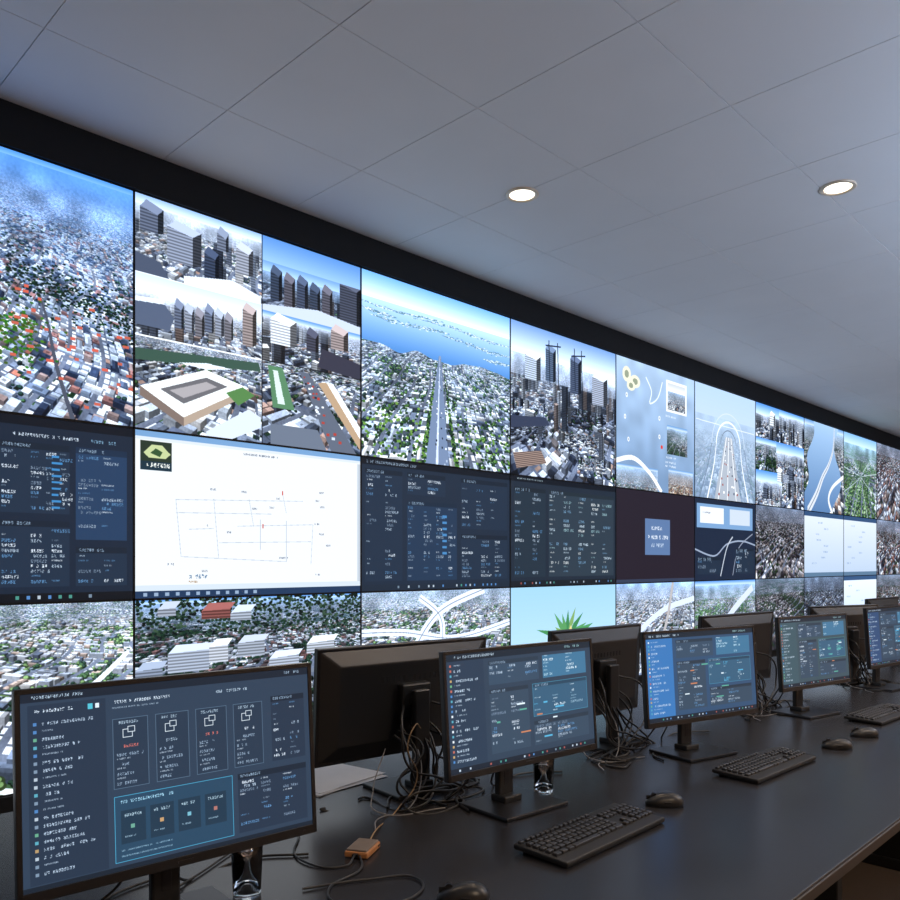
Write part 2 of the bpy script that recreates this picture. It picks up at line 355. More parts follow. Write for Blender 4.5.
def r1c7():
    W, H = 320, 260; a = new(W, H, (90, 130, 180)); t = np.linspace(0, 1, H)[:, None, None]; a[:] = np.array((156, 190, 228))*(1-t)+np.array((84, 120, 166))*t
    c = city(W, H, 72, hor=.05, ch=9, phi=.5, trees=.3, hz=200)
    X = np.linspace(0, 1, W)[None, :]; Y = np.linspace(0, 1, H)[:, None]
    m = (X+.12*np.sin(Y*7) > .86-.3*np.clip(Y-.5, 0, 1)) | (X < .22-.25*Y+.05*np.sin(Y*12)); a = np.where(m[..., None], c, a)
    curve(a, [(.75, 0), (.72, .25), (.6, .45), (.45, .6), (.3, .8), (.1, 1)], (6, 26), (205, 214, 226)); curve(a, [(.75, 0), (.72, .25), (.6, .45), (.45, .6), (.3, .8), (.1, 1)], (1, 4), (110, 120, 136))
    curve(a, [(1, .55), (.7, .7), (.6, .85), (.7, 1)], 12, (225, 230, 236))
    return a
def r1c8():
    W, H = 320, 260
    a = city(W, H, 81, hor=.12, ch=9, phi=.3, trees=.7, hz=160, haze=(150, 185, 200), sky=((130, 175, 215), (200, 220, 235)), green=((66, 100, 62), (104, 140, 80), (46, 72, 54), (140, 166, 120)))
    for i in range(9):
        an = math.pi*(.03+.94*i/8)
        for s in (1, -.35): curve(a, [(.5, .5), (.5+.25*math.cos(an), .5+.25*s*math.sin(an)), (.5+.62*math.cos(an), .5+.55*s*math.sin(an))], (2, 4), (170, 184, 180) if i % 2 else (64, 94, 68))
    return contrast(a, 1.1)
def dense(seed, pal, tr=.1, W=320, H=260, ch=10, g=1.):
    return contrast(city(W, H, seed, hor=-.05, ch=ch, phi=.8, trees=tr, pal=pal, hz=600, green=((44, 66, 44), (60, 80, 50), (40, 44, 40))), 1.15, g)

NAVY = (26, 38, 56)
def ui_base(W, H, bg=NAVY, bar=(14, 20, 31)):
    a = new(W, H, bg); rect(a, 0, 0, 1, .05, bar); return a
TC = ((150, 168, 188), (84, 128, 172), (198, 210, 224), (108, 126, 148))
def table(a, x0, y0, x1, y1, rng, k=2, rows=12, cols=(0, .3, .6), n=(3, 9), bg=(32, 47, 67), c=TC, head=True, p=.78):
    if bg is not None: rect(a, x0, y0, x1, y1, bg)
    if head:
        rect(a, x0, y0, x1, y0+.035, tuple(q*.75 for q in (bg or NAVY))); text(a, x0+.01, y0+.008, 10, k, (120, 142, 165), rng); y0 += .045
    for i in range(rows):
        y = y0+(y1-y0-.01)*i/rows
        if rng.random() < .08: continue
        for q in cols:
            if rng.random() < p:
                text(a, x0+.008+(x1-x0)*q, y, int(rng.integers(*n)), k if rng.random() < .55 else max(1, k-1), c[rng.integers(len(c))], rng)
def taskbar(a, bg=(20, 24, 34), seed=0):
    r = random.Random(seed); rect(a, 0, .955, 1, 1, bg)
    for i in range(30):
        x = .02+i*.032
        if r.random() < .6: rect(a, x, .967, x+.01, .986, r.choice([(170, 185, 200), (80, 130, 190), (150, 80, 76), (110, 130, 150), (70, 140, 130)]))
def r2c0():
    a = ui_base(960, 568); rng = np.random.default_rng(3)
    text(a, .62, .09, 24, 2, (190, 205, 222), rng); text(a, .86, .09, 10, 2, (120, 160, 190), rng)
    table(a, .03, .18, .3, .9, rng, 2, 18); table(a, .32, .18, .56, .9, rng, 2, 18)
    table(a, .58, .14, .79, .52, rng, 2, 12, (0, .4, .62, .82), (3, 7), p=.9); table(a, .58, .56, .79, .92, rng, 2, 11, (0, .4, .7), (4, 9))
    table(a, .81, .14, .98, .66, rng, 2, 18, (0, .45), (5, 11), bg=(36, 60, 92), p=.9); table(a, .81, .7, .98, .92, rng, 2, 6, (0, .5), (4, 10))
    for i in range(9): rect(a, .735, .2+.035*i, .75+.02*rng.random(), .212+.035*i, (60, 130, 190))
    taskbar(a, (16, 20, 28), 2); return a
def r2c1():
    a = new(640, 378, (240, 245, 250)); rng = np.random.default_rng(5)
    rect(a, 0, 0, 1, .035, (120, 165, 215)); rect(a, 0, .035, 1, .055, (222, 234, 246))
    rect(a, .02, .06, .135, .235, (40, 54, 44)); npoly(a, [(.03, .13), (.06, .08), (.1, .08), (.13, .13), (.11, .16), (.05, .16)], (200, 215, 160)); npoly(a, [(.055, .13), (.075, .1), (.1, .12), (.09, .15)], (50, 84, 50)); rect(a, .02, .18, .135, .235, (24, 50, 66)); text(a, .03, .19, 8, 2, (240, 245, 240), rng)
    L = (186, 200, 216)
    for p, q in (((.15, .4), (.7, .36)), ((.15, .4), (.17, .75)), ((.17, .75), (.62, .78)), ((.62, .5), (.62, .78)), ((.3, .38), (.32, .76)), ((.4, .55), (.75, .52)), ((.45, .37), (.47, .55)), ((.6, .3), (.62, .45)), ((.75, .52), (.74, .8)), ((.2, .58), (.3, .57)), ((.15, .48), (.55, .46)), ((.5, .5), (.5, .7)), ((.32, .66), (.74, .64))): line(a, p, q, 1.4, L)
    for i in range(16):
        x, y = .05+.8*rng.random(), .25+.65*rng.random(); text(a, x, y, 4, 1, (90, 108, 134), rng)
    rect(a, .6, .3, .605, .33, (200, 60, 50)); rect(a, .51, .53, .515, .56, (200, 60, 50)); text(a, .19, .86, 7, 2, (90, 126, 160), rng); text(a, .2, .9, 6, 1, (150, 110, 60), rng)
    text(a, .58, .75, 8, 1, (90, 110, 140), rng); text(a, .42, .07, 26, 1, (60, 80, 110), rng)
    rect(a, 0, .925, 1, .96, (214, 228, 242)); rect(a, 0, .96, 1, 1, (34, 58, 92)); 
    for i in range(12): rect(a, .03+i*.04, .97, .045+i*.04, .99, (150, 175, 205))
    rect(a, .985, .06, 1, .925, (196, 208, 222))
    return a*.955
def r2c2():
    a = ui_base(800, 474, (30, 43, 61)); rng = np.random.default_rng(6)
    text(a, .03, .015, 30, 2, (130, 150, 172), rng)
    table(a, .02, .08, .24, .93, rng, 2, 24, (0, .5), (3, 9)); table(a, .27, .08, .52, .25, rng, 2, 4, (0, .5), (4, 10)); table(a, .27, .3, .6, .93, rng, 2, 18, (0, .3, .55, .8), (3, 7), bg=(34, 54, 80))
    table(a, .63, .08, .98, .5, rng, 2, 11, (0, .3, .6), (4, 10)); table(a, .63, .55, .98, .93, rng, 2, 10, (0, .4, .7), (4, 9))
    for i in range(7): rect(a, .5, .4+.05*i, .53, .42+.05*i, (70, 130, 186))
    taskbar(a, (30, 42, 58), 5); return a
def r2c3():
    a = ui_base(640, 378, (31, 42, 57)); rng = np.random.default_rng(7)
    text(a, .05, .015, 36, 1, (170, 190, 200), rng)
    table(a, .03, .1, .3, .92, rng, 2, 18, (0, .55), (3, 8), bg=(34, 48, 62)); table(a, .33, .1, .98, .92, rng, 2, 17, (0, .2, .42, .62, .8), (3, 9), bg=(44, 58, 72), c=((210, 218, 222), (140, 176, 186), (176, 196, 212), (110, 150, 184)), p=.88)
    taskbar(a, (24, 30, 38), 6); return a
def r2c4():
    a = new(400, 236, (36, 30, 42)); rng = np.random.default_rng(8)
    rect(a, .34, .30, .66, .70, (90, 118, 162)); text(a, .42, .38, 7, 2, (215, 225, 240), rng); text(a, .38, .48, 13, 2, (225, 234, 245), rng); text(a, .42, .57, 8, 2, (190, 208, 230), rng)
    rect(a, 0, .97, 1, 1, (50, 60, 84)); return a
def r2c5():
    a = new(400, 236, (28, 40, 62)); rng = np.random.default_rng(9)
    rect(a, .03, .06, .95, .36, (120, 160, 205)); rect(a, .08, .1, .45, .3, (235, 240, 246)); rect(a, .55, .1, .9, .3, (200, 214, 230)); text(a, .12, .16, 12, 1, (70, 90, 120), rng)
    curve(a, [(0, .62), (.3, .7), (.5, .55), (.75, .5), (1, .55)], 5, (150, 165, 190)); curve(a, [(.4, .95), (.5, .6), (.6, .45)], 5, (190, 200, 214)); curve(a, [(.6, .95), (.7, .6), (.95, .4)], 4, (140, 150, 170))
    table(a, .04, .72, .4, .93, rng, 2, 3, (0, .5), (3, 7)); table(a, .65, .6, .97, .93, rng, 2, 5, (0, .5), (3, 7)); return a
def r2c7(seed=1):
    a = new(320, 190, (190, 212, 236)); t = np.linspace(0, 1, 190)[:, None, None]; a[:] = np.array((220, 231, 243))*(1-t)+np.array((182, 202, 228))*t
    rng = np.random.default_rng(seed); rect(a, 0, 0, 1, .07, (50, 80, 120)); rect(a, 0, .94, 1, 1, (90, 120, 150))
    for i in range(8): text(a, .08+.5*rng.random(), .15+.09*i, 9, 1, (120, 150, 185), rng)
    return a
LT = [(248, 250, 255), (238, 242, 250), (225, 230, 241), (205, 213, 226), (180, 189, 204), (238, 234, 230), (196, 174, 160), (116, 128, 148)]
def r3c0():
    a = city(TX, T2, 41, hor=-.1, ch=9, phi=.6, trees=.34, hz=900, green=((70, 98, 66), (116, 144, 92), (44, 66, 54)), pal=LT, zone=5, ground=(150, 154, 164))
    curve(a, [(.98, .3), (.88, .45), (.76, .6), (.72, .8), (.74, 1)], (8, 14), (215, 217, 219)); return contrast(a*1.08, 1.1)
def r3c1():
    a = city(TX, T2, 42, hor=.02, ch=8, phi=.12, trees=.42, hz=400, green=((30, 50, 40), (46, 70, 50), (22, 36, 32)), pal=[(232, 237, 244), (200, 206, 216), (150, 110, 104), (140, 148, 162), (96, 80, 80), (240, 243, 248)], zone=7)
    H, W = a.shape[:2]
    for i in range(1100): disc(a, random.random()*W, (.0+.24*random.random()**1.3)*H, 3.6, 2.4, random.choice([(26, 42, 36), (36, 58, 46), (50, 70, 56), (22, 32, 32), (64, 84, 66)]))
    for x, y, w, h, c in ((.25, .08, .12, .05, (164, 104, 98)), (.37, .1, .09, .05, (205, 212, 222)), (.08, .06, .07, .04, (190, 196, 206)), (.12, .33, .16, .12, (206, 214, 226)), (.28, .31, .08, .10, (235, 238, 243)), (.40, .3, .12, .09, (196, 202, 212)), (.0, .42, .10, .14, (168, 178, 194)), (.54, .42, .14, .07, (214, 220, 230)), (.72, .34, .14, .07, (226, 230, 236))):
        npoly(a, [(x, y), (x+w, y-.01), (x+w, y+h), (x, y+h)], tuple(q*.82 for q in c), 6); npoly(a, [(x, y), (x+.03, y-.05), (x+w+.02, y-.05), (x+w, y-.01)], c)
        for i in range(10): disc(a, (x+w*random.random())*W, (y+h+.01)*H, 3.5, 2.5, (38, 60, 48))
    curve(a, [(0, .5), (.3, .53), (.6, .55), (1, .48)], 8, (118, 124, 134)); return contrast(a, 1.15)
def r3c2():
    a = city(TX, T2, 43, hor=-.05, ch=8, phi=.4, trees=.24, hz=500, green=((76, 106, 76), (112, 146, 92), (46, 68, 58)), pal=LT, zone=6)
    for w, c in ((22, (214, 219, 226)), (3, (130, 138, 150))):
        curve(a, [(.1, 1), (.3, .5), (.42, .25), (.55, .12), (.8, .0)], w, c); curve(a, [(.3, 1), (.45, .6), (.5, .4), (.48, .2), (.35, .05)], w*.8, c); curve(a, [(0, .3), (.25, .32), (.6, .4), (1, .3)], w*.8, c)
    return contrast(a*1.06, 1.1)
def r3c3():
    W, H = 420, 248; a = new(W, H, 0); t = np.linspace(0, 1, H)[:, None, None]; a[:] = np.array((150, 196, 226))*(1-t)+np.array((184, 216, 234))*t
    r = random.Random(5)
    for i in range(9):
        an = -math.pi*(.06+.88*i/8)+.1*r.random(); l = .13+.11*r.random(); c = r.choice([(60, 128, 80), (84, 148, 92), (50, 104, 66), (120, 160, 96)])
        x1, y1 = .5+l*math.cos(an), .5+l*1.4*math.sin(an); nx, ny = -math.sin(an)*.018, math.cos(an)*.03
        npoly(a, [(.5, .5), ((.5+x1)/2+nx, (.5+y1)/2+ny), (x1, y1), ((.5+x1)/2-nx, (.5+y1)/2-ny)], c)
    npoly(a, [(.43, .47), (.57, .45), (.62, .56), (.5, .62)], (170, 132, 100)); npoly(a, [(.22, .40), (.48, .44), (.5, .50), (.32, .46)], (64, 136, 84)); npoly(a, [(.5, .44), (.76, .38), (.62, .5)], (72, 146, 90)); npoly(a, [(.48, .5), (.54, .38), (.57, .55)], (212, 200, 140)); npoly(a, [(.3, .7), (.8, .68), (1, 1), (.1, 1)], (196, 214, 226)); return a
def r3c4():
    a = city(400, 236, 44, hor=0, ch=8, phi=.3, trees=.12, hz=300, pal=LT); curve(a, [(0, .8), (.3, .5), (.6, .3), (1, .2)], 16, (200, 206, 214)); curve(a, [(.4, 1), (.6, .5), (.7, 0)], 12, (170, 164, 160)); return contrast(a*1.05, 1.1)
def r3c5():
    a = city(400, 236, 45, hor=.05, ch=8, phi=.5, trees=.35, hz=300, pal=LT, green=((76, 118, 72), (110, 146, 86), (44, 68, 52))); curve(a, [(.2, 1), (.5, .5), (.95, .1)], 22, (205, 210, 216)); curve(a, [(.0, .5), (.5, .55), (1, .8)], 12, (120, 126, 134)); return contrast(a, 1.1)

def mon1():
    W, H = 1000, 600; BG = (42, 57, 76); PN = (35, 48, 66); a = new(W, H, BG); rng = np.random.default_rng(11)
    rect(a, 0, 0, 1, .045, (24, 33, 46)); text(a, .03, .014, 20, 2, (150, 170, 188), rng); text(a, .9, .014, 8, 2, (130, 150, 170), rng)
    rect(a, .02, .06, .25, .97, PN); rect(a, .195, .08, .21, .11, (74, 170, 190)); rect(a, .218, .083, .23, .107, (200, 212, 222)); text(a, .04, .085, 14, 2, (190, 205, 220), rng)
    cc = [(80, 150, 170), (156, 92, 86), (160, 174, 188), (90, 150, 124), (160, 134, 96), (70, 116, 170), (110, 130, 152)]
    for i in range(20):
        y = .15+i*.04; rect(a, .035, y, .045, y+.018, cc[rng.integers(7)]); text(a, .06, y, int(rng.integers(6, 20)), 2 if rng.random() < .7 else 1, (156, 174, 194), rng)
    text(a, .27, .08, 24, 2, (190, 205, 220), rng); text(a, .27, .115, 40, 1, (140, 160, 180), rng); text(a, .62, .085, 16, 2, (160, 180, 198), rng)
    for j in range(4):
        x = .27+j*.14; rect(a, x, .18, x+.115, .56, (37, 51, 69)); frame(a, x, .18, x+.115, .56, (76, 98, 120), 2)
        X, Y = (x+.052), .27; frame(a, X-.02, Y-.03, X+.012, Y+.018, (200, 212, 222), 2); rect(a, X-.004, Y-.042, X+.02, Y-.01, (37, 51, 69)); frame(a, X-.004, Y-.042, X+.02, Y-.01, (200, 212, 222), 2)
        text(a, x+.02, .195, 8, 2, (140, 160, 178), rng); text(a, x+.035, .325, 6, 2, ((180, 98, 92), (140, 160, 180), (180, 98, 92), (170, 182, 196))[j], rng)
        for q in range(7): text(a, x+.012, .37+q*.026, int(rng.integers(5, 12)), 1 if q % 2 else 2, ((126, 146, 168), (164, 180, 198))[q % 2], rng)
    table(a, .84, .16, .98, .56, rng, 2, 11, (0, .5), (3, 7), bg=PN)
    rect(a, .27, .60, .68, .955, (37, 64, 87)); frame(a, .27, .60, .68, .955, (66, 150, 186), 2); text(a, .29, .625, 22, 2, (140, 184, 208), rng)
    for j in range(4):
        x = .29+j*.095; rect(a, x, .68, x+.08, .86, (31, 51, 69)); text(a, x+.012, .70, 7, 2, (150, 176, 192), rng)
        rect(a, x+.032, .76, x+.045, .782, ((96, 150, 134), (176, 140, 100), (106, 166, 186), (156, 104, 98))[j]); text(a, x+.012, .82, 9, 1, (150, 180, 200), rng)
    for q in range(2): text(a, .29, .89+q*.03, 42, 1, (130, 166, 190), rng)
    table(a, .70, .60, .98, .95, rng, 2, 12, (0, .3, .62), (4, 10), bg=PN)
    rect(a, 0, .975, 1, 1, (24, 33, 45)); return a
def mon(seed, side=(39, 54, 73), hl=(80, 160, 198), bg=(44, 59, 77), W=760, H=452):
    a = new(W, H, bg); rng = np.random.default_rng(seed); r = random.Random(seed)
    rect(a, 0, 0, 1, .06, (26, 36, 48)); text(a, .03, .018, 26, 2, (160, 178, 194), rng); text(a, .8, .018, 12, 2, (130, 165, 170), rng)
    rect(a, 0, .06, .23, .95, side)
    cc = [(80, 150, 170), (170, 96, 84), (200, 210, 218), (96, 160, 120), (176, 146, 96), (70, 122, 180)]
    for i in range(20):
        y = .09+i*.042; rect(a, .02, y, .031, y+.02, cc[r.randrange(6)]); text(a, .045, y+.002, int(rng.integers(5, 15)), 2 if i % 2 else 1, (170, 188, 206), rng)
    table(a, .26, .09, .6, .3, rng, 2, 6, (0, .35, .7), (3, 9), bg=(50, 69, 89))
    rect(a, .63, .09, .96, .3, (58, 104, 136)); table(a, .63, .09, .96, .3, rng, 2, 6, (0, .5), (4, 11), bg=None, head=False, c=((170, 200, 215), (210, 225, 232)))
    table(a, .26, .34, .52, .9, rng, 2, 16, (0, .5), (3, 10), bg=(50, 67, 85)); table(a, .55, .34, .96, .64, rng, 2, 9, (0, .33, .66), (3, 10), bg=(50, 84, 110), c=((196, 214, 226), hl, (140, 172, 192)))
    table(a, .55, .68, .96, .9, rng, 2, 6, (0, .4), (4, 16), bg=(50, 67, 85))
    for i in range(9):
        x, y = .27+.6*r.random(), .36+.5*r.random(); rect(a, x, y, x+.05*r.random()+.02, y+.014, r.choice([hl, (180, 116, 84), (84, 156, 140), (200, 215, 225)]))
    frame(a, .55, .34, .96, .64, tuple(q*.8 for q in hl), 2); taskbar(a, (26, 34, 46), seed); return a

# ------------------------------------------------------------------ mesh builder
class MB:
    def __init__(s): s.bm = bmesh.new(); s.uv = s.bm.loops.layers.uv.new('UVMap'); s.mats = []
    def mi(s, m):
        if m not in s.mats: s.mats.append(m)
        return s.mats.index(m)
    def add(s, t, m, M=None, smooth=False):
        if M is not None: bmesh.ops.transform(t, matrix=M, verts=t.verts)
        i = s.mi(m)
        for f in t.faces: f.material_index = i; f.smooth = smooth
        me = bpy.data.meshes.new('tmp'); t.to_mesh(me); t.free(); s.bm.from_mesh(me); bpy.data.meshes.remove(me)
    def box(s, c, d, m, bev=0., M=None, seg=2, taper=None):
        t = bmesh.new(); bmesh.ops.create_cube(t, size=1)
        for v in t.verts:
            if taper and v.co.z > 0: v.co.x *= taper[0]; v.co.y *= taper[1]
            v.co = Vector((v.co.x*d[0]+c[0], v.co.y*d[1]+c[1], v.co.z*d[2]+c[2]))
        if bev: bmesh.ops.bevel(t, geom=t.edges[:], offset=bev, segments=seg, affect='EDGES', profile=.5)
        s.add(t, m, M)
    def cyl(s, c, r, h, m, seg=32, M=None, r2=None, axis='Z', bev=0.):
        t = bmesh.new(); bmesh.ops.create_cone(t, cap_ends=True, segments=seg, radius1=r, radius2=r if r2 is None else r2, depth=h)
        if axis == 'Y': bmesh.ops.rotate(t, matrix=Matrix.Rotation(math.pi/2, 3, 'X'), verts=t.verts)
        if axis == 'X': bmesh.ops.rotate(t, matrix=Matrix.Rotation(math.pi/2, 3, 'Y'), verts=t.verts)
        bmesh.ops.translate(t, vec=c, verts=t.verts)
        s.add(t, m, M)
    def lathe(s, prof, m, seg=40, M=None):
        t = bmesh.new(); rings = []
        for r, z in prof:
            if r < 1e-6: rings.append([t.verts.new((0, 0, z))])
            else: rings.append([t.verts.new((r*math.cos(2*math.pi*i/seg), r*math.sin(2*math.pi*i/seg), z)) for i in range(seg)])
        for a, b in zip(rings, rings[1:]):
            for i in range(seg):
                j = (i+1) % seg
                if len(a) == 1 and len(b) > 1: t.faces.new((a[0], b[j], b[i]))
                elif len(b) == 1 and len(a) > 1: t.faces.new((a[i], a[j], b[0]))
                elif len(a) > 1: t.faces.new((a[i], a[j], b[j], b[i]))
        bmesh.ops.recalc_face_normals(t, faces=t.faces)
        s.add(t, m, M, True)
    def quad(s, pts, m, M=None):  # pts BL,BR,TR,TL
        vs = [s.bm.verts.new((M @ Vector(p)) if M is not None else Vector(p)) for p in pts]
        f = s.bm.faces.new(vs); f.material_index = s.mi(m)
        for l, q in zip(f.loops, ((0, 0), (1, 0), (1, 1), (0, 1))): l[s.uv].uv = q
    def obj(s, name, loc=(0, 0, 0), rz=0., parent=None):
        me = bpy.data.meshes.new(name); s.bm.to_mesh(me); s.bm.free()
        for m in s.mats: me.materials.append(m)
        o = bpy.data.objects.new(name, me); S.collection.objects.link(o)
        o.location = loc; o.rotation_euler = (0, 0, rz)
        if parent: o.parent = parent
        return o
def empty(name, loc=(0, 0, 0)):
    e = bpy.data.objects.new(name, None); e.location = loc; S.collection.objects.link(e); return e

# ------------------------------------------------------------------ room
CAM_Z = 1.45; CEIL = 3.29; DY = 3.5
m_ceiltile = mat('ceiling_tile_paint', (.82, .79, .78), .55, noise=.015, nscale=3, spec=.35)
m_groove = mat('ceiling_groove', (.20, .19, .19), .9)
m_wall = mat('warm_wall_paint', (.68, .50, .37), .8, noise=.04, nscale=6)
m_black = mat('matte_black', (.008, .009, .011), .6, noise=.1, nscale=30, spec=.3)
m_floor = mat('floor_carpet', (.06, .045, .036), .95, noise=.3, nscale=220, bump=.4, spec=.1)
m_desk = mat('desk_laminate', (.018, .018, .021), .27, noise=.06, nscale=180, bump=.03, spec=.42)
m_edge = mat('desk_edge', (.03, .024, .02), .45, noise=.05)
m_plast = mat('black_plastic', (.010, .011, .013), .36, noise=.08, nscale=300, bump=.05)
m_bezel = mat('monitor_bezel', (.008, .008, .010), .3)
m_key = mat('keycap', (.015, .015, .017), .4, bump=.05, nscale=400)
m_kbase = mat('keyboard_body', (.005, .005, .006), .5)
m_metal = mat('dark_metal', (.04, .04, .045), .35, metal=.8)
m_glass = mat('glass', (1, 1, 1), .02, trans=1., ior=1.45)
m_water = mat('water', (1, 1, 1), .0, trans=1., ior=1.33)
m_cable = mat('cable_rubber', (.010, .010, .011), .45)
m_cableg = mat('cable_grey', (.2, .2, .21), .5)
m_cabley = mat('cable_tan', (.28, .18, .09), .5)
m_orange = mat('orange_plastic', (.36, .16, .06), .4, noise=.08)
m_sheet = mat('grey_sheet', (.36, .39, .44), .6, noise=.05, nscale=8)
m_lamp = mat('lamp_diffuser', (1, .9, .75), .5, emis=(1, .86, .66), es=3.5)
m_ring = mat('lamp_trim_ring', (.8, .66, .5), .35, metal=.3)

X0, X1, Y0, Y1 = -3., 17.5, -3.5, 3.64
def room(name, c, d, m):
    b = MB(); b.box(c, d, m); return b.obj(name)
room('floor', ((X0+X1)/2, (Y0+Y1)/2, -.05), (X1-X0, Y1-Y0, .1), m_floor)
room('wall_back', ((X0+X1)/2, Y1+.05, CEIL/2), (X1-X0+.2, .1, CEIL), m_wall)
room('wall_front', ((X0+X1)/2, Y0-.05, CEIL/2), (X1-X0+.2, .1, CEIL), m_wall)
room('wall_left', (X0-.05, (Y0+Y1)/2, CEIL/2), (.1, Y1-Y0, CEIL), m_wall)
room('wall_right', (X1+.05, (Y0+Y1)/2, CEIL/2), (.1, Y1-Y0, CEIL), m_wall)
b = MB(); b.box(((X0+X1)/2, Y0+.01, .05), (X1-X0-.04, .02, .1), m_black); b.obj('baseboard_front')
b = MB(); b.box(((X0+X1)/2, (Y0+Y1)/2, CEIL+.08), (X1-X0+.2, Y1-Y0+.2, .12), m_groove)
tx, ty, gp = .70, .737, .003
ix0 = int((X0-1.69)/tx)-1
x = 1.69+ix0*tx
while x < X1:
    y = 2.922-9*ty
    while y < Y1:
        xa, xb, ya, yb = max(x+gp/2, X0), min(x+tx-gp/2, X1), max(y+gp/2, Y0), min(y+ty-gp/2, Y1)
        if xb-xa > .02 and yb-ya > .02:
            b.box(((xa+xb)/2, (ya+yb)/2, CEIL+.01), (xb-xa, yb-ya, .02), m_ceiltile, .001, seg=1)
        y += ty
    x += tx
b.obj('ceiling')

# downlights
LP = [(3.105, 2.537, 30), (4.13, 1.384, 45), (1.0, 2.2, 30), (2.05, 1.384, 28), (6.2, 1.0, 50), (3.105, -.4, 120), (7.3, -.4, 200), (11, 0, 300), (0, -1.8, 240), (4.2, -2.4, 320), (9, -2.4, 320)]
for x, y, e in LP:
    b = MB()
    b.lathe([(.082, 0), (.084, -.004), (.078, -.008), (.066, -.007), (.062, -.002), (.062, 0)], m_ring)
    b.lathe([(0, -.003), (.04, -.0035), (.062, -.002)], m_lamp)
    o = b.obj('ceiling_downlight', (x, y, CEIL))
    L = bpy.data.lights.new('downlight_bulb', 'SPOT'); L.energy = e; L.color = (1, .74, .50); L.spot_size = math.radians(150); L.spot_blend = .6; L.shadow_soft_size = .06
    lo = bpy.data.objects.new('downlight_bulb', L); S.collection.objects.link(lo); lo.parent = o; lo.location = (0, 0, -.03)
# cool uplight fixtures, added out of view to brighten the ceiling
m_uplight = mat('added_uplight_diffuser', (.8, .85, .9), .5, emis=(.6, .78, 1), es=.5)
for x, e in ((1.6, 14), (4.6, 78), (7.6, 90), (11, 45)):
    b = MB(); zz = 2.0
    b.box((0, 0, zz), (1.6, .12, .05), m_metal, .006)
    b.box((0, 0, zz+.027), (1.54, .09, .004), m_uplight)
    for s in (-.7, .7): b.cyl((s, 0, (zz+CEIL)/2+.02), .004, CEIL-zz-.05, m_metal, seg=10); b.cyl((s, 0, CEIL-.008), .03, .015, m_metal, seg=20)
    o = b.obj('added_uplight', (x, -.8, 0))
    L = bpy.data.lights.new('added_uplight_area', 'AREA'); L.shape = 'RECTANGLE'; L.size = 1.5; L.size_y = .09; L.energy = e; L.color = (.50, .70, 1)
    lo = bpy.data.objects.new('added_uplight_area', L); S.collection.objects.link(lo); lo.parent = o; lo.location = (0, 0, zz+.035); lo.rotation_euler = (math.pi, 0, 0)

# ------------------------------------------------------------------ video wall
vw = empty('video_wall', (0, DY, 0))
CW = 1.298; RZ = [(2.052, 3.112), (1.286, 2.052), (.52, 1.286)]
p_warm = [(150, 108, 98), (90, 86, 94), (225, 229, 236), (120, 108, 106), (60, 60, 70), (170, 150, 142), (210, 216, 226)]
R1 = {0: r1c0(), 1: r1c1(), 2: r1c2(), 3: r1c3(), 4: r1c4(), 5: r1c5(), 6: collage(3), 7: r1c7(), 8: r1c8(), 9: dense(5, p_warm)}
p_tree = [(136, 128, 128), (84, 78, 84), (206, 202, 206), (58, 56, 62), (164, 150, 146)]
R2 = {0: r2c0(), 1: r2c1(), 2: r2c2(), 3: r2c3(), 4: r2c4(), 5: r2c5(), 6: dense(6, p_tree, H=190), 7: r2c7(1), 8: r2c7(2), 9: dense(7, p_warm, H=190)}
R3 = {0: r3c0(), 1: r3c1(), 2: r3c2(), 3: r3c3(), 4: r3c4(), 5: r3c5(), 6: dense(8, p_tree, .5, H=190), 7: dense(9, DARK, .1, H=190), 8: r2c7(3), 9: dense(10, p_warm, .3, H=190)}
for r, RR in enumerate((R1, R2, R3)):
    ms = {k: screen_mat('video_feed_%d_%d' % (r+1, k+1), v, 1.4 if r != 1 else 1.25) for k, v in RR.items()}
    for c in range(-1, 12):
        k = {-1: 2, 10: 6, 11: 5}.get(c, c)
        xa = 1.562+(c-1)*CW; xb = xa+CW; za, zb = RZ[r]; bz = .005
        b = MB()
        b.box(((xa+xb)/2, .045, (za+zb)/2), (CW-.001, .08, zb-za-.001), m_black, .001, seg=1)
        for cc, dd in ((((xa+xb)/2, .003, za+bz/2), (CW-.001, .008, bz)), (((xa+xb)/2, .003, zb-bz/2), (CW-.001, .008, bz)), ((xa+bz/2, .003, (za+zb)/2), (bz, .008, zb-za-.001)), ((xb-bz/2, .003, (za+zb)/2), (bz, .008, zb-za-.001))):
            b.box(cc, dd, m_black)
        b.quad([(xa+bz, .002, za+bz), (xb-bz, .002, za+bz), (xb-bz, .002, zb-bz), (xa+bz, .002, zb-bz)], ms[k])
        b.obj('display_panel_%d_%d' % (r+1, c+2), parent=vw)
xl = 1.562-2*CW; xr = 1.562+11*CW
b = MB()
b.box(((X0+X1)/2, .045, (3.112+CEIL)/2), (X1-X0-.01, .12, CEIL-3.112-.002), m_black)
b.box(((X0+X1)/2, .045, .26), (X1-X0-.01, .12, .518), m_black)
b.box(((X0+xl)/2, .045, (.52+3.112)/2), (xl-X0-.01, .12, 2.59), m_black)
b.box(((xr+X1)/2, .045, (.52+3.112)/2), (X1-xr-.01, .12, 2.59), m_black)
b.obj('surround', parent=vw)

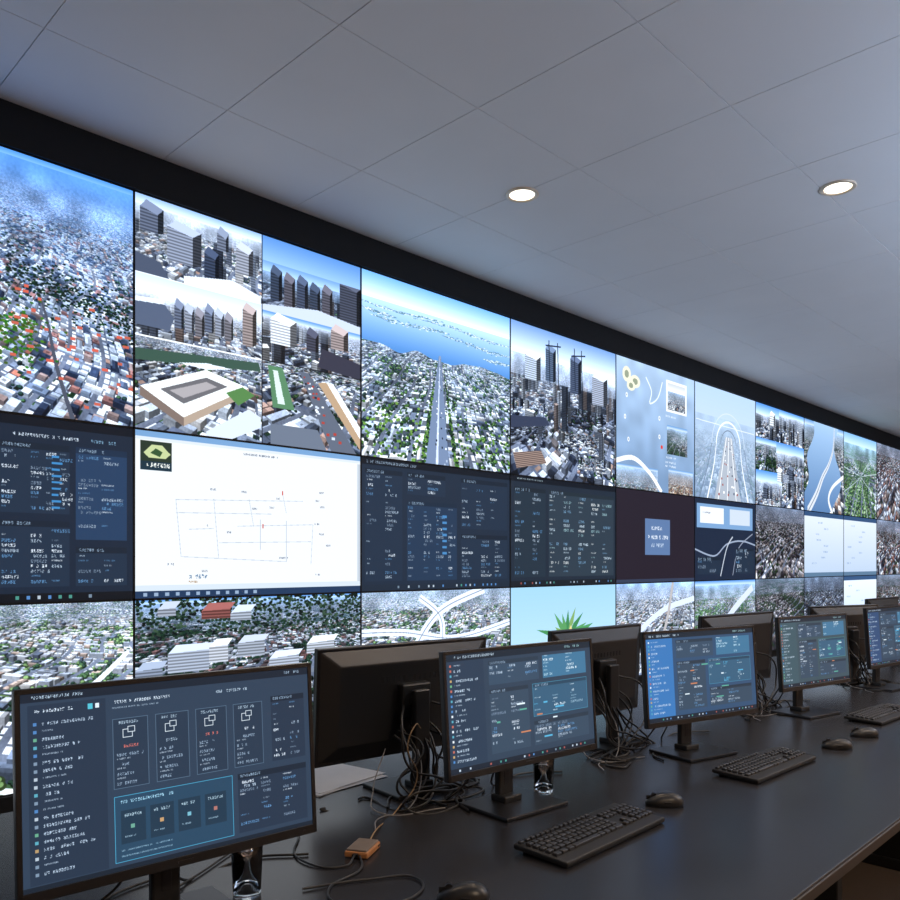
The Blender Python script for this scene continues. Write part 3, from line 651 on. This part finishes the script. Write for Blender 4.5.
# ------------------------------------------------------------------ desk
DZ = .75
b = MB()
dx0, dx1, dy0, dy1 = -1.2, 9.6, .655, 2.46
b.box(((dx0+dx1)/2, (dy0+dy1)/2, DZ-.0175), (dx1-dx0, dy1-dy0, .035), m_desk, .003)
b.box(((dx0+dx1)/2, dy0-.001, DZ-.019), (dx1-dx0, .006, .026), m_edge, .002)
for i in range(7):
    x = dx0+.08+(dx1-dx0-.16)*i/6
    b.box((x, (dy0+dy1)/2, .38), (.04, 1.5, .665), m_black, .004)
    b.box((x, (dy0+dy1)/2, .025), (.07, 1.6, .05), m_metal, .005)
b.box(((dx0+dx1)/2, (dy0+dy1)/2, .45), (dx1-dx0-.2, .02, .56), m_black, .003)
b.box(((dx0+dx1)/2, (dy0+dy1)/2-.14, .64), (dx1-dx0-.3, .2, .04), m_metal, .005)
b.obj('control_desk')

# ------------------------------------------------------------------ monitors
def monitor(x, y, rz, w=.6, h=.34, zb=.13, tilt=-4., screen=None, back=False):
    b = MB()
    b.box((0, .045, .006), (.25, .20, .011), m_metal if not back else m_plast, .003)
    b.box((0, .075, .02), (.07, .06, .02), m_plast, .004)
    b.box((0, .085, .16), (.058, .022, .30), m_plast, .005)
    b.box((0, .0745, .09), (.02, .003, .07), m_metal, .001)
    M = Matrix.Translation((0, 0, zb+h/2)) @ Matrix.Rotation(math.radians(tilt), 4, 'X')
    b.box((0, .005, 0), (w, .018, h), m_bezel, .003, M=M)
    MT = M @ Matrix.Translation((0, .0135, 0)) @ Matrix.Rotation(-math.pi/2, 4, 'X')
    b.box((0, 0, .011), (w*.975, h*.95, .022), m_plast, .004, M=MT, seg=3, taper=(.82, .72))
    b.box((0, .05, 0), (.11, .03, .11), m_plast, .006, M=M)
    b.cyl((0, .068, 0), .03, .02, m_metal, axis='Y', M=M)
    for i in range(12): b.box((-.11+i*.02, .0358, h*.2), (.008, .0012, .018), m_black, M=M)
    for i in range(5): b.box((-.08+i*.025, .034, -h*.27), (.015, .006, .009), m_metal, M=M)
    bs, bb = .009, .018
    for c, d in (((0, -.005, -h/2+bb/2), (w-.002, .004, bb)), ((0, -.005, h/2-bs/2), (w-.002, .004, bs)), ((-w/2+bs/2, -.005, 0), (bs, .004, h-.002)), ((w/2-bs/2, -.005, 0), (bs, .004, h-.002))):
        b.box(c, d, m_bezel, .0008, M=M, seg=1)
    b.box((0, -.0075, -h/2+bb/2), (.03, .001, .004), m_metal, M=M)
    b.box((w/2-.03, -.0075, -h/2+bb/2), (.006, .001, .003), m_metal, M=M)
    if screen is None: screen = m_bezel
    b.quad([(-w/2+bs, -.0045, -h/2+bb), (w/2-bs, -.0045, -h/2+bb), (w/2-bs, -.0045, h/2-bs), (-w/2+bs, -.0045, h/2-bs)], screen, M)
    return b.obj('computer_monitor', (x, y, DZ), rz)
SS = 1.45
s1 = screen_mat('desktop_ui_1', mon1(), SS, .35)
s2 = screen_mat('desktop_ui_2', mon(22), SS, .35)
s3 = screen_mat('desktop_ui_3', mon(23, side=(52, 106, 164), bg=(46, 71, 101)), SS, .35)
s4 = screen_mat('desktop_ui_4', mon(24, side=(56, 78, 88), hl=(90, 170, 166), bg=(54, 72, 82)), SS, .35)
s5 = screen_mat('desktop_ui_5', mon(25, side=(44, 68, 104)), SS, .35)
monitor(.73, 1.428, math.radians(-4.5), .572, .357, .13, screen=s1)
monitor(1.773, 1.438, math.radians(-5), .60, .338, .13, screen=s2)
monitor(2.72, 1.378, math.radians(-13.5), .59, .332, .13, screen=s3)
monitor(3.81, 1.378, math.radians(-10.6), .565, .33, .13, screen=s4)
monitor(4.91, 1.36, math.radians(-8), .58, .33, .13, screen=s5)
monitor(5.95, 1.40, math.radians(-4), .58, .33, .13, screen=s2)
R = math.pi
BM = ((1.715, 1.88, -7, .65), (2.64, 1.79, -3, .57), (3.84, 1.77, -6, .66), (5.02, 1.66, -20, .58), (6.3, 1.82, -3, .6))
for x, y, a, w in BM:
    monitor(x, y, R+math.radians(a), w, .35, .10, tilt=-3, screen=s5, back=True)

# ------------------------------------------------------------------ keyboards / mice
def keyboard(x, y, rz):
    b = MB(); W, D = .455, .158
    M = Matrix.Rotation(math.radians(2.5), 4, 'X')
    b.box((0, 0, .0125), (W, D, .014), m_kbase, .004, M=M)
    rows = [(.052, 15), (.031, 15), (.012, 14), (-.007, 14), (-.026, 13)]
    def cap(cx, cy, w, d=.0155): b.box((cx, cy, .0225), (w, d, .008), m_key, .0012, M=M, seg=1, taper=(.86 if w < .03 else .97, .82))
    for i in range(15): cap(-.213+i*.0196+(.004 if i > 0 else 0), .066, .0155, .012)
    for ri, (cy, n) in enumerate(rows[1:]):
        cy += .013 if ri == 0 else .0125
        w = .295/n
        for i in range(n): cap(-.217+w*(i+.5), cy, w-.003)
    for cx, w in ((-.206, .022), (-.18, .022), (-.154, .022), (-.085, .11), (-.018, .02), (.006, .02), (.03, .02), (.058, .03)): cap(cx, -.035, w)
    for j in range(3):
        for i in range(3):
            if j != 2: cap(.098+i*.0185, .044-j*.019, .0155)
    for i in range(3): cap(.098+i*.0185, -.035, .0155)
    cap(.1165, -.0155, .0155)
    for j in range(5):
        for i in range(4): cap(.161+i*.0185, .044-j*.0195, .0155)
    b.box((-.19, .06, .0035), (.03, .012, .007), m_kbase, .001); b.box((.19, .06, .0035), (.03, .012, .007), m_kbase, .001)
    b.box((-.19, -.065, .002), (.03, .01, .004), m_kbase); b.box((.19, -.065, .002), (.03, .01, .004), m_kbase)
    return b.obj('computer_keyboard', (x, y, DZ+.0005), rz)
keyboard(1.715, 1.168, math.radians(1)); keyboard(2.71, 1.142, math.radians(-2)); keyboard(3.98, 1.146, math.radians(-3)); keyboard(.62, 1.13, 0); keyboard(5.0, 1.12, 0)
def mouse(x, y, rz):
    b = MB(); t = bmesh.new(); bmesh.ops.create_uvsphere(t, u_segments=32, v_segments=20, radius=1)
    bmesh.ops.bisect_plane(t, geom=t.verts[:]+t.edges[:]+t.faces[:], plane_co=(0, 0, -.25), plane_no=(0, 0, -1), clear_outer=True)
    bmesh.ops.holes_fill(t, edges=t.edges[:])
    for v in t.verts:
        yy = v.co.y; wx = .031*(1-.12*max(0, yy)-.10*math.exp(-(yy/.35)**2)); z = (v.co.z+.25)/1.25
        px = math.copysign(abs(v.co.x)**.8, v.co.x)
        v.co = Vector((px*wx, yy*.055, .001+z*(.036-.008*yy)))
    b.add(t, m_plast, smooth=True)
    b.cyl((0, .03, .027), .009, .007, m_metal, axis='X', seg=20)
    b.box((0, .04, .0225), (.0012, .022, .012), m_black, M=None)
    b.box((-.03, -.005, .016), (.003, .02, .005), m_metal, .001)
    return b.obj('computer_mouse', (x, y, DZ), rz)
mouse(2.085, 1.175, .7); mouse(3.18, 1.07, .6); mouse(3.478, 1.065, .75); mouse(1.204, 1.14, .75); mouse(4.4, 1.08, .5)

def glass(x, y):
    b = MB()
    b.lathe([(0, .0), (.027, 0), (.029, .003), (.033, .11), (.0322, .1115), (.031, .11), (.0268, .012), (0, .012)], m_glass)
    b.lathe([(0, .0125), (.0264, .0125), (.0286, .06), (0, .06)], m_water)
    b.obj('water_glass', (x, y, DZ+.0005))
glass(.905, 1.485); glass(1.945, 1.505)

b = MB()
b.box((0, 0, .0085), (.088, .060, .015), m_orange, .004)
b.box((0, 0, .0175), (.080, .052, .006), mat('device_shell', (.16, .13, .11), .35, noise=.1), .002)
b.box((-.045, 0, .009), (.012, .014, .008), m_metal, .001); b.box((.03, -.0305, .010), (.01, .002, .004), m_black)
b.obj('portable_hard_drive', (1.235, 1.505, DZ), .5)
# flat grey sheets, a pale patch on the far side of the desk
b = MB()
for i, (dx, dy, a) in enumerate(((0, 0, .05), (.012, -.01, -.06), (-.01, .012, .16), (.02, .005, .02))):
    b.box((0, 0, .001+i*.0016), (.297, .21, .0012), m_sheet, M=Matrix.Translation((dx, dy, 0)) @ Matrix.Rotation(a, 4, 'Z'))
b.obj('grey_sheets', (1.56, 2.08, DZ+.0004), .12)

# ------------------------------------------------------------------ cables
def cables(name, splines, m, r=.0028):
    cu = bpy.data.curves.new(name, 'CURVE'); cu.dimensions = '3D'; cu.bevel_depth = r; cu.bevel_resolution = 3; cu.resolution_u = 10
    for pts in splines:
        sp = cu.splines.new('BEZIER'); sp.bezier_points.add(len(pts)-1)
        for q, p in zip(sp.bezier_points, pts):
            q.co = p; q.handle_left_type = q.handle_right_type = 'AUTO'
    cu.materials.append(m)
    o = bpy.data.objects.new(name, cu); S.collection.objects.link(o); return o
z = DZ+.0045
cables('cable', [[(1.30, 1.90, z), (1.20, 1.72, z), (1.095, 1.561, z), (1.143, 1.457, z), (1.19, 1.48, z+.006)],
                 [(1.208, 1.485, z+.004), (1.16, 1.42, z), (1.04, 1.38, z), (1.01, 1.30, z), (1.12, 1.22, z), (1.21, 1.29, z), (1.13, 1.36, z), (1.0, 1.42, z)],
                 [(1.18, 1.83, z), (1.0, 1.72, z), (.84, 1.63, z), (.70, 1.57, z)]], m_cable, .0026)
rr = random.Random(3)
for (x, y) in [(q[0], q[1]-.08) for q in BM]:
    sp = []
    for i in range(10):
        sx = x-.10+rr.random()*.16; e = (x-.38+rr.random()*.55, y-.22+rr.random()*.30)
        sp.append([(sx, y+.03, DZ+.17+.05*rr.random()), (sx+rr.uniform(-.05, .05), y-.03, DZ+.10+.05*rr.random()), (sx+rr.uniform(-.08, .08), y-.06+rr.uniform(-.02, .03), DZ+.035+.02*rr.random()), (x+rr.uniform(-.2, .16), y-.1+rr.uniform(-.06, .05), z), e+(z,), (e[0]+rr.uniform(-.12, .12), e[1]+rr.uniform(-.1, .06), z)])
    for s in (-1, 1):
        sp.append([(x+s*.06, y+.02, DZ+.26), (x+s*.13, y-.05, DZ+.22), (x+s*.12, y-.07, DZ+.10), (x+s*.03, y-.09, DZ+.06), (x-s*.1, y-.1, z)])
    cables('cable_bundle', sp, m_cable, .0036)
    cables('cable', [[(x-.02, y+.01, DZ+.15), (x-.06, y-.06, DZ+.08), (x-.16, y-.12, z), (x-.30, y-.14, z), (x-.36, y-.2, z)], [(x-.1, y+.06, DZ+.13), (x-.2, y, DZ+.03), (x-.26, y-.1, z), (x-.1, y-.2, z)]], m_cableg, .0018)
cables('cable', [[(1.67, 1.76, DZ+.20), (1.62, 1.73, DZ+.22), (1.58, 1.72, DZ+.16), (1.60, 1.70, DZ+.08), (1.5, 1.68, z), (1.36, 1.6, z), (1.275, 1.53, z+.004)]], m_cabley, .0018)
for (x, y) in ((.73, 1.5), (1.768, 1.52), (2.715, 1.47), (3.79, 1.46), (4.88, 1.44)):
    cables('power_cable', [[(x+.03, y+.02, DZ+.2), (x+.06, y+.08, DZ+.08), (x+.12, y+.14, z), (x+.28, y+.16, z), (x+.40, y+.08, z)], [(x-.03, y+.02, DZ+.2), (x-.05, y+.09, DZ+.06), (x-.1, y+.13, z), (x-.02, y+.18, z), (x+.1, y+.2, z)]], m_cable, .003)

# ------------------------------------------------------------------ camera / world
cd = bpy.data.cameras.new('camera'); cd.lens = 32; cd.sensor_width = 36; cd.shift_y = .1256; cd.clip_start = .05
cam = bpy.data.objects.new('camera', cd); S.collection.objects.link(cam)
cam.location = (0, 0, CAM_Z); cam.rotation_euler = (math.pi/2, 0, math.radians(-45.6)); S.camera = cam
w = bpy.data.worlds.new('world'); S.world = w; w.use_nodes = True
w.node_tree.nodes['Background'].inputs[0].default_value = (.02, .022, .03, 1)
